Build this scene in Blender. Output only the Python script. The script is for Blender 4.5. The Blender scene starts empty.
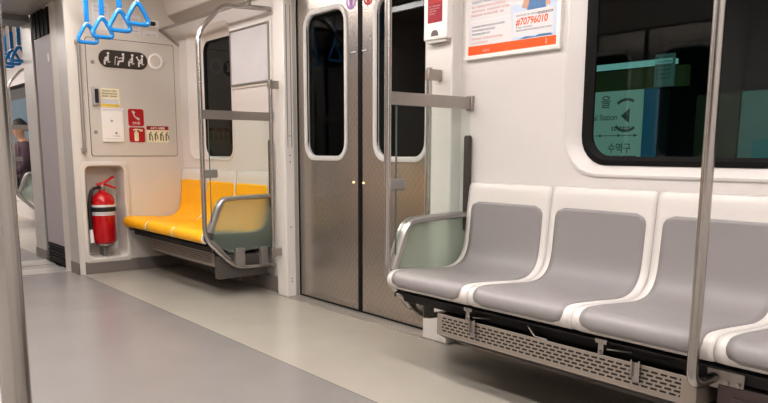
import bpy, bmesh, math, random
from mathutils import Vector, Matrix
random.seed(7)
SC = bpy.context.scene
COL = SC.collection
PI = math.pi

# ------------------------------------------------------------------ materials
def nodemat(name):
    m = bpy.data.materials.new(name); m.use_nodes = True
    nt = m.node_tree; b = nt.nodes['Principled BSDF']
    return m, nt, b

def mat(name, col, rough=.5, metal=0., spec=.5, bump=0., bscale=200., vary=0., vscale=6., emit=None, estr=0., coat=0.):
    m, nt, b = nodemat(name)
    b.inputs['Base Color'].default_value = (*col, 1); b.inputs['Roughness'].default_value = rough
    b.inputs['Metallic'].default_value = metal; b.inputs['Specular IOR Level'].default_value = spec
    b.inputs['Coat Weight'].default_value = coat; b.inputs['Coat Roughness'].default_value = .1
    tc = nt.nodes.new('ShaderNodeTexCoord')
    if vary:
        n = nt.nodes.new('ShaderNodeTexNoise'); n.inputs['Scale'].default_value = vscale; n.inputs['Detail'].default_value = 4
        nt.links.new(tc.outputs['Object'], n.inputs['Vector'])
        mx = nt.nodes.new('ShaderNodeMix'); mx.data_type = 'RGBA'
        mx.inputs[6].default_value = (*[c*(1-vary) for c in col], 1); mx.inputs[7].default_value = (*[min(1, c*(1+vary)) for c in col], 1)
        nt.links.new(n.outputs['Fac'], mx.inputs[0]); nt.links.new(mx.outputs[2], b.inputs['Base Color'])
    if bump:
        n = nt.nodes.new('ShaderNodeTexNoise'); n.inputs['Scale'].default_value = bscale; n.inputs['Detail'].default_value = 3
        nt.links.new(tc.outputs['Object'], n.inputs['Vector'])
        bp = nt.nodes.new('ShaderNodeBump'); bp.inputs['Strength'].default_value = bump; bp.inputs['Distance'].default_value = .002
        nt.links.new(n.outputs['Fac'], bp.inputs['Height']); nt.links.new(bp.outputs['Normal'], b.inputs['Normal'])
    if emit:
        b.inputs['Emission Color'].default_value = (*emit, 1); b.inputs['Emission Strength'].default_value = estr
    return m

def math_node(nt, op, a, bb=None):
    n = nt.nodes.new('ShaderNodeMath'); n.operation = op
    for i, v in enumerate((a, bb)):
        if v is None: continue
        if isinstance(v, (int, float)): n.inputs[i].default_value = v
        else: nt.links.new(v, n.inputs[i])
    return n.outputs[0]

M = {}
M['wall'] = mat('wall_paint', (.69, .655, .637), .38, vary=.02, bump=.05, bscale=60)
M['endwall'] = mat('end_wall_paint', (.62, .582, .54), .42, vary=.02, bump=.05, bscale=60)
M['hatch'] = mat('hatch_paint', (.585, .548, .505), .40, vary=.02)
M['pillar'] = mat('pillar_paint', (.74, .71, .68), .35)
M['seam'] = mat('dark_seam', (.16, .14, .13), .7)
M['ceiling'] = mat('ceiling_paint', (.74, .70, .67), .5)
M['steel'] = mat('brushed_steel', (.50, .475, .455), .26, 1.)
M['bar'] = mat('flat_bar_steel', (.42, .385, .355), .40, .85, vary=.05, vscale=40)
M['dsteel'] = mat('dull_steel', (.33, .31, .29), .5, .6)
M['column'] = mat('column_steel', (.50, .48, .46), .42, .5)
M['gangway'] = mat('gangway_panel', (.42, .38, .40), .5)
M['shell'] = mat('seat_shell_white', (.70, .665, .64), .38, bump=.05, bscale=400)
M['pad'] = mat('seat_pad_grey', (.305, .285, .285), .42, bump=.15, bscale=600)
M['yellow'] = mat('seat_pad_yellow', (.95, .50, .004), .48, bump=.1, bscale=600)
M['rubber'] = mat('black_rubber', (.008, .0075, .0075), .6, spec=.2)
M['black'] = mat('black_plastic', (.02, .02, .022), .4)
M['dark'] = mat('under_seat_dark_shade', (.035, .03, .03), .7)  # dark frame steel, also stands in for the shade under the seats
M['brownbox'] = mat('equipment_brown', (.085, .06, .058), .55)
M['base'] = mat('baseboard_grey', (.20, .175, .16), .5)
M['red'] = mat('extinguisher_red', (.48, .006, .012), .25, coat=.5)
M['redsign'] = mat('sign_red', (.43, .009, .013), .45)
M['maroon'] = mat('label_maroon', (.32, .010, .028), .5)
M['white'] = mat('white_plastic', (.80, .77, .74), .4)
M['paper'] = mat('paper_white', (.68, .66, .665), .5)
M['paper2'] = mat('paper_glazed', (.62, .605, .62), .25, vary=.10, vscale=3)
M['cream'] = mat('paper_cream', (.78, .72, .52), .5)
M['ochre'] = mat('sticker_ochre', (.72, .50, .06), .5)
M['greyprint'] = mat('print_grey', (.36, .36, .40), .6)
M['pinkprint'] = mat('print_pink', (.78, .42, .40), .6)
M['brownprint'] = mat('print_brown', (.16, .12, .07), .6)
M['orange'] = mat('print_orange', (.78, .115, .014), .5)
M['pill'] = mat('pictogram_brown', (.05, .038, .03), .45)
M['blue'] = mat('strap_blue', (.01, .23, .58), .28, coat=.4)
M['belt'] = mat('strap_belt_grey', (.33, .31, .28), .7)
M['skyprint'] = mat('print_sky', (.55, .62, .74), .5)
M['jeans'] = mat('print_denim', (.11, .22, .40), .6, vary=.3, vscale=30)
M['skinprint'] = mat('print_skin', (.62, .38, .28), .6)
M['light'] = mat('light_diffuser', (1, 1, 1), .5, emit=(1, .96, .935), estr=18.)
M['lightn'] = mat('light_diffuser_next', (1, 1, 1), .5, emit=(1, .95, .92), estr=15.)
M['tunnel'] = mat('tunnel_dark', (.012, .014, .015), .8)
M['signface'] = mat('station_sign_face', (.03, .06, .05), .6, emit=(.38, .50, .44), estr=.5)
M['signedge'] = mat('station_sign_edge', (.01, .03, .05), .6, emit=(.02, .20, .34), estr=.30)
M['signink'] = mat('station_sign_ink', (.004, .01, .009), .7, emit=(.38, .50, .44), estr=.10)
M['olive'] = mat('platform_olive', (.02, .025, .01), .6, emit=(.10, .14, .05), estr=.16)
M['glowstrip'] = mat('platform_strip', (.1, .1, .1), .6, emit=(.42, .70, .68), estr=.55)
M['poster'] = mat('platform_poster', (.05, .07, .07), .6, emit=(.30, .48, .44), estr=.17)
M['posterteal'] = mat('platform_poster_teal', (.01, .05, .06), .6, emit=(.03, .36, .36), estr=.25)
M['foliage'] = mat('platform_poster_dark', (.01, .012, .006), .7, vary=.8, vscale=14, emit=(.10, .11, .05), estr=.10)
M['bluead'] = mat('advert_blue', (.02, .12, .22), .5, vary=.8, vscale=9, emit=(.03, .22, .38), estr=.6)
M['jacket'] = mat('jacket_plum', (.075, .035, .05), .8, bump=.4, bscale=60)
M['trousers'] = mat('trousers_dark', (.02, .02, .028), .8)
M['skin'] = mat('skin', (.55, .30, .20), .5)
M['hair'] = mat('hair_black', (.012, .010, .010), .6)
M['purple'] = mat('sticker_violet', (.36, .16, .42), .5)
M['indicator'] = mat('indicator_warm', (1, .9, .6), .4, emit=(1, .75, .35), estr=1.5)
M['frame'] = mat('window_frame_grey', (.60, .58, .56), .4)
M['under'] = mat('under_seat_steel', (.11, .098, .09), .5, .3)
M['channel'] = mat('glass_channel', (.10, .085, .08), .45, .5)
M['rim'] = mat('armrest_rim', (.46, .44, .42), .30, .7)
M['edge'] = mat('glass_edge_green', (.10, .13, .12), .3)
M['threshold'] = mat('threshold_steel', (.55, .52, .49), .35, .7)

# stainless door with embossed diamonds
def door_mat():
    m, nt, b = nodemat('embossed_steel')
    b.inputs['Base Color'].default_value = (.50, .455, .415, 1); b.inputs['Metallic'].default_value = .9
    tc = nt.nodes.new('ShaderNodeTexCoord'); sp = nt.nodes.new('ShaderNodeSeparateXYZ'); nt.links.new(tc.outputs['Object'], sp.inputs[0])
    x, z = sp.outputs['X'], math_node(nt, 'MULTIPLY', sp.outputs['Z'], .85); k = PI/.040
    s1 = math_node(nt, 'ABSOLUTE', math_node(nt, 'SINE', math_node(nt, 'MULTIPLY', math_node(nt, 'ADD', x, z), k)))
    s2 = math_node(nt, 'ABSOLUTE', math_node(nt, 'SINE', math_node(nt, 'MULTIPLY', math_node(nt, 'SUBTRACT', x, z), k)))
    h = math_node(nt, 'POWER', math_node(nt, 'MULTIPLY', s1, s2), .35)
    mx = nt.nodes.new('ShaderNodeMix'); mx.data_type = 'RGBA'; mx.inputs[6].default_value = (.40, .36, .325, 1); mx.inputs[7].default_value = (.50, .455, .415, 1)
    nt.links.new(h, mx.inputs[0]); nt.links.new(mx.outputs[2], b.inputs['Base Color'])
    bp = nt.nodes.new('ShaderNodeBump'); bp.inputs['Strength'].default_value = .02; bp.inputs['Distance'].default_value = .003
    nt.links.new(h, bp.inputs['Height']); nt.links.new(bp.outputs['Normal'], b.inputs['Normal'])
    rr = nt.nodes.new('ShaderNodeMapRange'); rr.inputs[3].default_value = .24; rr.inputs[4].default_value = .26
    nt.links.new(h, rr.inputs[0]); nt.links.new(rr.outputs[0], b.inputs['Roughness'])
    return m
M['door'] = door_mat()

def floor_mat():
    m, nt, b = nodemat('vinyl_floor')
    tc = nt.nodes.new('ShaderNodeTexCoord'); sp = nt.nodes.new('ShaderNodeSeparateXYZ'); nt.links.new(tc.outputs['Object'], sp.inputs[0])
    y = sp.outputs['Y']
    g = math_node(nt, 'MULTIPLY', math_node(nt, 'GREATER_THAN', y, -1.97), math_node(nt, 'LESS_THAN', y, -.832))
    n = nt.nodes.new('ShaderNodeTexNoise'); n.inputs['Scale'].default_value = 3.; n.inputs['Detail'].default_value = 6
    nt.links.new(tc.outputs['Object'], n.inputs['Vector'])
    sp2 = nt.nodes.new('ShaderNodeTexNoise'); sp2.inputs['Scale'].default_value = 260.; nt.links.new(tc.outputs['Object'], sp2.inputs['Vector'])
    mx = nt.nodes.new('ShaderNodeMix'); mx.data_type = 'RGBA'
    mx.inputs[6].default_value = (.40, .372, .325, 1); mx.inputs[7].default_value = (.255, .24, .232, 1)
    nt.links.new(g, mx.inputs[0])
    # thin joint between the strips
    d = math_node(nt, 'ABSOLUTE', math_node(nt, 'ADD', y, .832))
    j = math_node(nt, 'LESS_THAN', d, .003)
    mj = nt.nodes.new('ShaderNodeMix'); mj.data_type = 'RGBA'; mj.inputs[7].default_value = (.14, .125, .115, 1)
    nt.links.new(math_node(nt, 'MULTIPLY', j, .7), mj.inputs[0]); nt.links.new(mx.outputs[2], mj.inputs[6])
    v = math_node(nt, 'ADD', math_node(nt, 'MULTIPLY', n.outputs['Fac'], .14), math_node(nt, 'MULTIPLY', sp2.outputs['Fac'], .12))
    v = math_node(nt, 'ADD', v, .87)
    hs = nt.nodes.new('ShaderNodeHueSaturation'); nt.links.new(v, hs.inputs['Value']); nt.links.new(mj.outputs[2], hs.inputs['Color'])
    nt.links.new(hs.outputs[0], b.inputs['Base Color'])
    r = math_node(nt, 'ADD', math_node(nt, 'MULTIPLY', n.outputs['Fac'], .10), .20)
    nt.links.new(r, b.inputs['Roughness']); b.inputs['Specular IOR Level'].default_value = .55
    return m
M['floor'] = floor_mat()

def vent_mat(name, x0, x1, z0, z1, col):
    """sheet steel with staggered rows of punched slots, in object X/Z"""
    m, nt, b = nodemat(name)
    tc = nt.nodes.new('ShaderNodeTexCoord'); sp = nt.nodes.new('ShaderNodeSeparateXYZ'); nt.links.new(tc.outputs['Object'], sp.inputs[0])
    x, z, y = sp.outputs['X'], sp.outputs['Z'], sp.outputs['Y']
    nrow = 5; ph = (z1-z0)/nrow; pw = .030
    zz = math_node(nt, 'DIVIDE', math_node(nt, 'SUBTRACT', z, z0), ph)
    row = math_node(nt, 'FLOOR', zz); fz = math_node(nt, 'ABSOLUTE', math_node(nt, 'SUBTRACT', math_node(nt, 'FRACT', zz), .5))
    xs = math_node(nt, 'ADD', math_node(nt, 'DIVIDE', math_node(nt, 'SUBTRACT', x, x0), pw), math_node(nt, 'MULTIPLY', math_node(nt, 'MODULO', row, 2.), .5))
    fx = math_node(nt, 'ABSOLUTE', math_node(nt, 'SUBTRACT', math_node(nt, 'FRACT', xs), .5))
    hole = math_node(nt, 'MULTIPLY', math_node(nt, 'LESS_THAN', fz, .24), math_node(nt, 'LESS_THAN', fx, .36))
    for a in (math_node(nt, 'GREATER_THAN', z, z0), math_node(nt, 'LESS_THAN', z, z1), math_node(nt, 'GREATER_THAN', x, x0), math_node(nt, 'LESS_THAN', x, x1)):
        hole = math_node(nt, 'MULTIPLY', hole, a)
    mx = nt.nodes.new('ShaderNodeMix'); mx.data_type = 'RGBA'
    mx.inputs[6].default_value = (*col, 1); mx.inputs[7].default_value = (.012, .01, .01, 1)
    nt.links.new(hole, mx.inputs[0]); nt.links.new(mx.outputs[2], b.inputs['Base Color'])
    b.inputs['Roughness'].default_value = .45; b.inputs['Metallic'].default_value = .25
    return m

def clear_glass(name, tint, rough=0., ior=1.45):
    m = bpy.data.materials.new(name); m.use_nodes = True; nt = m.node_tree; nt.nodes.clear()
    out = nt.nodes.new('ShaderNodeOutputMaterial'); tr = nt.nodes.new('ShaderNodeBsdfTransparent'); tr.inputs[0].default_value = (*tint, 1)
    gl = nt.nodes.new('ShaderNodeBsdfGlossy'); gl.inputs['Roughness'].default_value = rough
    fr = nt.nodes.new('ShaderNodeFresnel'); fr.inputs[0].default_value = ior
    ge = nt.nodes.new('ShaderNodeNewGeometry')          # only the outer faces of a pane reflect
    fac = math_node(nt, 'MULTIPLY', fr.outputs[0], math_node(nt, 'SUBTRACT', 1., ge.outputs['Backfacing']))
    mx = nt.nodes.new('ShaderNodeMixShader'); nt.links.new(fac, mx.inputs[0]); nt.links.new(tr.outputs[0], mx.inputs[1]); nt.links.new(gl.outputs[0], mx.inputs[2])
    nt.links.new(mx.outputs[0], out.inputs[0]); return m
M['winglass'] = clear_glass('window_glass', (.62, .78, .75), .02, 1.5)
M['doorglass'] = clear_glass('door_glass', (.5, .55, .55), .02, 1.32)
M['glass'] = clear_glass('partition_glass', (.95, .975, .96), .0, 1.3)

def frosted():
    m = bpy.data.materials.new('frosted_glass'); m.use_nodes = True; nt = m.node_tree; nt.nodes.clear()
    out = nt.nodes.new('ShaderNodeOutputMaterial')
    rf = nt.nodes.new('ShaderNodeBsdfRefraction'); rf.inputs['Color'].default_value = (.95, .98, .95, 1); rf.inputs['Roughness'].default_value = .16; rf.inputs['IOR'].default_value = 1.12
    df = nt.nodes.new('ShaderNodeBsdfDiffuse'); df.inputs['Color'].default_value = (.62, .64, .60, 1)
    tl = nt.nodes.new('ShaderNodeBsdfTranslucent'); tl.inputs['Color'].default_value = (.66, .69, .64, 1)
    m1 = nt.nodes.new('ShaderNodeMixShader'); m1.inputs[0].default_value = .5; nt.links.new(df.outputs[0], m1.inputs[1]); nt.links.new(tl.outputs[0], m1.inputs[2])
    m2 = nt.nodes.new('ShaderNodeMixShader'); m2.inputs[0].default_value = .40
    tp = nt.nodes.new('ShaderNodeBsdfTransparent'); tp.inputs[0].default_value = (.93, .97, .94, 1); m0 = nt.nodes.new('ShaderNodeMixShader'); m0.inputs[0].default_value = .45
    nt.links.new(rf.outputs[0], m0.inputs[1]); nt.links.new(tp.outputs[0], m0.inputs[2]); nt.links.new(m0.outputs[0], m2.inputs[1]); nt.links.new(m1.outputs[0], m2.inputs[2])
    nt.links.new(m2.outputs[0], out.inputs[0]); return m
M['frost'] = frosted()

# ------------------------------------------------------------------ mesh builder
class MB:
    def __init__(s): s.v = []; s.f = []
    def add(s, vs, fs):
        b = len(s.v); s.v += [tuple(p) for p in vs]; s.f += [tuple(b+i for i in f) for f in fs]; return s
    def box(s, x0, x1, y0, y1, z0, z1):
        return s.add([(x0,y0,z0),(x1,y0,z0),(x1,y1,z0),(x0,y1,z0),(x0,y0,z1),(x1,y0,z1),(x1,y1,z1),(x0,y1,z1)],
                     [(0,3,2,1),(4,5,6,7),(0,1,5,4),(1,2,6,5),(2,3,7,6),(3,0,4,7)])
    def prism(s, pts, f0, f1):
        """pts: 2D polygon; f0/f1 map (a,b) to 3D for both ends"""
        n = len(pts); a = [f0(*p) for p in pts]; b = [f1(*p) for p in pts]
        return s.add(a+b, [tuple(range(n))[::-1], tuple(range(n, 2*n))]+[(i, (i+1) % n, n+(i+1) % n, n+i) for i in range(n)])
    def loft(s, loops, cap0=False, cap1=False, close=True):
        n = len(loops[0]); vs = [p for l in loops for p in l]; fs = []
        for k in range(len(loops)-1):
            for i in range(n if close else n-1):
                j = (i+1) % n; fs.append((k*n+i, k*n+j, (k+1)*n+j, (k+1)*n+i))
        if cap0: fs.append(tuple(range(n))[::-1])
        if cap1: fs.append(tuple(range((len(loops)-1)*n, len(loops)*n)))
        return s.add(vs, fs)
    def tube(s, path, r, n=12, cap=True, ry=None):
        path = [Vector(p) for p in path]; loops = []; up = None
        rs = r if isinstance(r, (list, tuple)) else [r]*len(path)
        for i, p in enumerate(path):
            a = path[max(0, i-1)]; b = path[min(len(path)-1, i+1)]; t = (b-a).normalized()
            if up is None:
                up = t.orthogonal().normalized()
            up = (up-t*up.dot(t)).normalized(); w = t.cross(up)
            loops.append([p+(up*math.cos(2*PI*k/n)+w*math.sin(2*PI*k/n))*rs[i] for k in range(n)])
        return s.loft(loops, cap, cap)
    def lathe(s, prof, c, n=24):
        cx, cy, cz = c
        return s.loft([[(cx+r*math.cos(2*PI*k/n), cy+r*math.sin(2*PI*k/n), cz+z) for k in range(n)] for r, z in prof], True, True)
    def build(s, name, m, parent=None, smooth=True, bevel=0., seg=2, loc=None):
        me = bpy.data.meshes.new(name); me.from_pydata(s.v, [], s.f); me.update()
        bm = bmesh.new(); bm.from_mesh(me); bmesh.ops.recalc_face_normals(bm, faces=bm.faces); bm.to_mesh(me); bm.free()
        if smooth:
            me.polygons.foreach_set('use_smooth', [True]*len(me.polygons)); me.set_sharp_from_angle(angle=math.radians(35))
        o = bpy.data.objects.new(name, me); COL.objects.link(o); me.materials.append(m)
        if parent: o.parent = parent
        if loc: o.location = loc
        if bevel:
            b = o.modifiers.new('bevel', 'BEVEL'); b.width = bevel; b.segments = seg; b.limit_method = 'ANGLE'; b.angle_limit = math.radians(40)
        return o

def smooth_path(pts, r, n=6):
    """polyline with rounded corners of radius about r"""
    pts = [Vector(p) for p in pts]; out = [pts[0]]
    for i in range(1, len(pts)-1):
        a = pts[i]+(pts[i-1]-pts[i]).normalized()*min(r, (pts[i-1]-pts[i]).length*.48)
        b = pts[i]+(pts[i+1]-pts[i]).normalized()*min(r, (pts[i+1]-pts[i]).length*.48)
        for k in range(n+1):
            t = k/n; out.append(a*(1-t)**2+pts[i]*2*t*(1-t)+b*t*t)
    return out+[pts[-1]]

def rrect(a0, a1, b0, b1, r, n=6):
    pts = []
    for cx, cy, t0 in ((a1-r, b0+r, -PI/2), (a1-r, b1-r, 0), (a0+r, b1-r, PI/2), (a0+r, b0+r, PI)):
        for k in range(n+1):
            t = t0+PI/2*k/n; pts.append((cx+r*math.cos(t), cy+r*math.sin(t)))
    return pts
def outer_of(a0, a1, b0, b1, n=6):
    return [c for c in ((a1, b0), (a1, b1), (a0, b1), (a0, b0)) for _ in range(n+1)]
def circle(ca, cb, r, n=24): return [(ca+r*math.cos(2*PI*k/n), cb+r*math.sin(2*PI*k/n)) for k in range(n)]

XE = -3.128
def side(d=0.): return lambda a, b: (a, -d, b)          # on the side wall, d metres into the car
def endw(d=0.): return lambda a, b: (XE+d, a, b)        # on the end wall, d metres into the car
def ring_wall(mb, rect, hole, f, n=6):
    """flat rectangle with a rounded opening"""
    o = outer_of(*rect, n); h = rrect(*hole, n)
    return mb.loft([[f(*p) for p in o], [f(*p) for p in h]])
def decal(mb, pts, wall, d0, d1): return mb.prism(pts, wall(d0), wall(d1))

def tag(o, label=None, cat=None, group=None, kind=None):
    if label: o['label'] = label
    if cat: o['category'] = cat
    if group: o['group'] = group
    if kind: o['kind'] = kind
    return o
def struct(o): o['kind'] = 'structure'; return o
def thing(name, label, cat, loc=(0, 0, 0), group=None):
    o = bpy.data.objects.new(name, None); COL.objects.link(o); o.location = loc; o.empty_display_size = .1
    return tag(o, label, cat, group)
def dup(root, loc, label, group=None, only=None):
    r = root.copy(); COL.objects.link(r); r.location = loc; r['label'] = label
    if group: r['group'] = group
    for ch in list(root.children):
        c = ch.copy(); COL.objects.link(c); c.parent = r
        for g in list(ch.children):
            d = g.copy(); COL.objects.link(d); d.parent = c
    return r

def text(name, body, size, wall, a, b, d, m, parent=None, align='LEFT', shear=0., sx=1., bold=0.):
    cu = bpy.data.curves.new(name, 'FONT'); cu.body = body; cu.size = size; cu.align_x = align; cu.shear = shear; cu.offset = bold
    t = bpy.data.objects.new(name, cu); COL.objects.link(t)
    dg = bpy.context.evaluated_depsgraph_get(); dg.update()
    me = bpy.data.meshes.new_from_object(t.evaluated_get(dg)); bpy.data.objects.remove(t)
    f = wall(d)
    for v in me.vertices: v.co = f(a+v.co.x*sx, b+v.co.y)
    me.update(); me.materials.clear(); me.materials.append(m); me.name = name
    o = bpy.data.objects.new(name, me); COL.objects.link(o)
    if parent: o.parent = parent
    return o
def strokes(mb, wall, d, a0, a1, b, h, seed, gap=.35, slope=0.):
    """a row of small letter-like marks"""
    r = random.Random(seed); a = a0
    while a < a1:
        w = h*r.uniform(.5, .95); z = b+slope*(a-a0)
        if r.random() > .06:
            k = r.random()
            decal(mb, [(a, z), (a+w*.8, z), (a+w*.8, z+h*.28), (a, z+h*.28)], wall, d, d+.0004)
            decal(mb, [(a+w*.3*k, z), (a+w*.3*k+h*.22, z), (a+w*.3*k+h*.22, z+h), (a+w*.3*k, z+h)], wall, d, d+.0004)
            decal(mb, [(a, z+h*.7), (a+w*.7, z+h*.7), (a+w*.7, z+h), (a, z+h)], wall, d, d+.0004)
        a += w*(1+gap*.4)

# ------------------------------------------------------------------ camera
cam = bpy.data.cameras.new('camera'); co = bpy.data.objects.new('camera', cam); COL.objects.link(co)
yw, pt, rl = math.radians(50.558), math.radians(-9.169), math.radians(.223)
fw = Vector((-math.sin(yw)*math.cos(pt), math.cos(yw)*math.cos(pt), math.sin(pt)))
rt = Vector((math.cos(yw), math.sin(yw), 0)); up = rt.cross(fw)
rt, up = math.cos(rl)*rt+math.sin(rl)*up, -math.sin(rl)*rt+math.cos(rl)*up
mw = Matrix.Identity(4)
for i in range(3): mw[i][0] = rt[i]; mw[i][1] = up[i]; mw[i][2] = -fw[i]
mw[0][3], mw[1][3], mw[2][3] = 2.368, -2.42, .925
co.matrix_world = mw
cam.sensor_width = 36; cam.lens = 708.231/768*36; cam.shift_y = (266.03-201.5)/768; cam.clip_start = .05
SC.camera = co

# ------------------------------------------------------------------ the car body
X1 = 3.6; YW = -2.8; ZC = 2.2; GY0, GY1 = -.85, -1.95; ZG = 2.0
X2 = -4.40; X3 = -12.5
struct(MB().box(-3.33, X1, YW, .06, -.03, 0).build('floor', M['floor'], smooth=False))
struct(MB().box(XE, X1, YW, 0, ZC, ZC+.03).build('ceiling', M['ceiling'], smooth=False))

WIN1 = (.572, 2.394, .832, 1.84)
WIN2 = (-2.985, -2.252, .855, 1.84)
mb = MB(); ring_wall(mb, (-.012, X1, 0, ZC), (*WIN1, .16), side())
struct(mb.build('wall_right', M['wall']))
mb = MB(); ring_wall(mb, (XE, -1.585, 0, ZC), (*WIN2, .10), side())
struct(mb.build('wall_back', M['wall']))
# above the doors
struct(MB().box(-1.463, -.188, -.045, .06, 1.93, ZC).build('wall_front', M['wall']))

def window(name, outer, r, pane, pr, dp, gasket):
    root = struct(thing(name, None, None)); 
    a0, a1, b0, b1 = outer; p0, p1, q0, q1 = pane
    L = lambda a, b, c, d, rr, dd: [side(dd)(*p) for p in rrect(a, b, c, d, rr)]
    e = .010
    mb = MB().loft([L(a0, a1, b0, b1, r, 0.), L(a0, a1, b0, b1, r, .006), L(a0+e, a1-e, b0+e, b1-e, r-e*.6, .008),
                    L(a0+2*e, a1-2*e, b0+2*e, b1-2*e, r-e*1.2, .002), L(p0, p1, q0, q1, pr, -dp)])
    mb.build('frame', M['wall'], root)
    g = gasket
    MB().loft([L(p0, p1, q0, q1, pr, -dp), L(p0, p1, q0, q1, pr, -dp+.006), L(p0+g*.5, p1-g*.5, q0+g*.45, q1-g*.45, pr-g*.3, -dp+.008),
               L(p0+g, p1-g, q0+g*.8, q1-g*.8, pr-g*.6, -dp-.004), L(p0+g, p1-g, q0+g*.8, q1-g*.8, pr-g*.6, -dp-.012)]).build('gasket', M['rubber'], root)
    MB().prism(rrect(p0+g*.8, p1-g*.8, q0+g*.6, q1-g*.6, pr-g*.5), side(-dp-.006), side(-dp-.010)).build('pane', M['winglass'], root)
window('window_1', WIN1, .16, (.641, 2.325, .876, 1.78), .115, .03, .042)
window('window_2', WIN2, .10, (-2.795, -2.30, .888, 1.735), .085, .05, .016)

# pillars either side of the door
def pillar(name, x0, x1):
    root = struct(thing(name, None, None))
    MB().box(x0, x1, -.067, .07, 0, ZC).build('post', M['pillar'], root, bevel=.008)
    return root
pl = pillar('trim_1', -1.585, -1.463); pr_ = pillar('trim_2', -.188, -.012)
mb = MB()
for y in (-.046, -.018): mb.box(-1.464, -1.4615, y-.0022, y+.0022, .95, 1.80)
for z in (.86, .90, 1.02, .45, .12, .10):
    mb.prism(circle(-.032, z, .005, 10), lambda a, b: (-1.4635, a, b), lambda a, b: (-1.4605, a, b))
mb.build('slot', M['dsteel'], pl)
MB().box(-1.462, -1.4595, -.004, .020, .0, 1.93).build('edge_strip', M['column'], pl)

# under-window wall base and the strips along the floor
struct(MB().box(.0, X1, -.012, .0, .0, .02).build('trim_3', M['threshold']))
struct(MB().box(-.012, X1, -.03, 0., .02, .17).build('baseboard_right', M['base'], bevel=.003))
struct(MB().box(XE, -1.585, -.03, 0., .0, .10).build('baseboard_back', M['base'], bevel=.003))
mb = MB().box(-1.463, -.188, -.075, .05, 0., .004)
for y in (-.055, -.035, -.015): mb.box(-1.463, -.188, y, y+.006, .004, .006)
struct(mb.build('trim_4', M['threshold']))

# coves between side walls and ceiling
cove = [(0, 1.895), (-.015, 1.905), (-.086, 1.962), (-.092, 1.972), (-.135, 2.10), (-.30, 2.2), (0, 2.2)]
struct(MB().prism(cove, lambda a, b: (XE, a, b), lambda a, b: (X1, a, b)).build('trim_5', M['wall'], smooth=False))
struct(MB().prism([(YW-a, b) for a, b in cove], lambda a, b: (XE, a, b), lambda a, b: (X1, a, b)).build('trim_6', M['wall']))

struct(MB().prism([(-.004, 1.8945), (-.015, 1.9025), (-.084, 1.958), (-.083, 1.9615), (-.014, 1.907)], lambda a, b: (XE+.001, a, b), lambda a, b: (X1, a, b)).build('cove_shade', M['column'], smooth=False))  # darker plate added under the cove, its shade put into the colour
# end wall with the extinguisher recess
REC = (-.775, -.487, .118, .81)
mb = MB(); ring_wall(mb, (GY0, 0, .095, ZC), (REC[0], REC[1], REC[2], REC[3], .045), endw())
mb.box(XE-.02, XE, GY0, -.81, 0, .095)
mb.add([(XE, GY0, 0), (-3.50, GY0, 0), (-3.50, GY0, ZG), (XE, GY0, ZG)], [(0, 1, 2, 3)])
mb.add([(XE, GY1, 0), (-3.50, GY1, 0), (-3.50, GY1, ZG), (XE, GY1, ZG)], [(3, 2, 1, 0)])
mb.box(XE-.03, XE, GY1, GY0, ZG, ZC)
mb.add([(XE, GY1, 0), (XE, YW, 0), (XE, YW, ZC), (XE, GY1, ZC)], [(0, 1, 2, 3)])
struct(mb.build('wall_end', M['endwall']))
root = struct(thing('trim_7', None, None))
Lr = lambda o, r, d: [endw(d)(*p) for p in rrect(REC[0]-o, REC[1]+o, REC[2]-o, REC[3]+o, r)]
MB().loft([Lr(.034, .03, 0), Lr(.034, .03, .007), Lr(.028, .03, .010), Lr(.006, .045, .010), Lr(0, .045, .004), Lr(-.012, .045, -.135), Lr(-.02, .05, -.15)], cap1=True).build('recess_liner', M['endwall'], root)
struct(MB().box(XE-.03, XE+.004, -.81, -.03, 0, .092).build('baseboard_end', M['base'], bevel=.004))
struct(MB().box(-3.34, XE-.004, GY0-.006, GY0+.01, 0, .088).build('baseboard_gangway', M['base'], bevel=.003))
struct(MB().box(-3.33, XE+.004, GY0-.004, GY0-.001, .09, ZG).build('trim_8', M['column']))

# hatch panel on the end wall
root = struct(thing('trim_9', None, None))
mb = MB(); decal(mb, rrect(-.718, -.047, .882, 1.742, .02), endw, 0, .0015); mb.build('joint', M['seam'], root)
mb = MB(); decal(mb, rrect(-.713, -.052, .887, 1.737, .018), endw, .0005, .005); mb.build('hatch_panel', M['hatch'], root)
mb = MB()
for a, z in ((-.672, 1.565), (-.678, 1.06)): decal(mb, circle(a, z, .014, 14), endw, .004, .009)
mb.build('lock', M['dsteel'], root)

# gangway: inner lining, bellows, portal of the next car
def gang(name, y, s):
    root = struct(thing(name, None, None))
    MB().box(-4.0, -3.50, y, y+s*.03, .17, 1.80).build('lining_panel', M['gangway'], root, bevel=.004)
    mb = MB()
    for k in range(9): mb.box(-4.02+k*.058, -4.02+k*.058+.034, y-s*.004*(k % 2), y+s*.03, 1.80, ZG)
    for k in range(6): mb.box(-4.0, -3.47, y-s*.004*(k % 2), y+s*.03, .02+k*.025, .02+k*.025+.016)
    mb.box(-4.10, -3.48, y+s*.022, y+s*.06, 0, ZG)
    mb.build('bellows', M['rubber'], root, smooth=False)
    MB().box(-3.62, -3.60, y-s*.006, y, 1.60, 1.66).build('latch', M['white'], root)
    MB().box(X2, -4.075, y, y+s*.10, 0, ZC).build('portal_column', M['column'], root, bevel=.006)
    MB().box(X2-.01, -4.07, y-s*.006, y, 0, .085).build('portal_base', M['base'], root)
gang('trim_10', -.842, 1); gang('trim_11', GY1, -1)
mb = MB().box(-4.10, XE, GY1, GY0, ZG, ZG+.03); struct(mb.build('ceiling_gangway', M['column'], smooth=False))
struct(MB().box(X2, -4.075, GY1, GY0, ZG-.05, ZG).build('trim_12', M['dsteel']))
struct(MB().box(-4.12, -3.33, GY1, GY0, -.03, -.002).build('floor_gangway', M['dsteel'], smooth=False))
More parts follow.
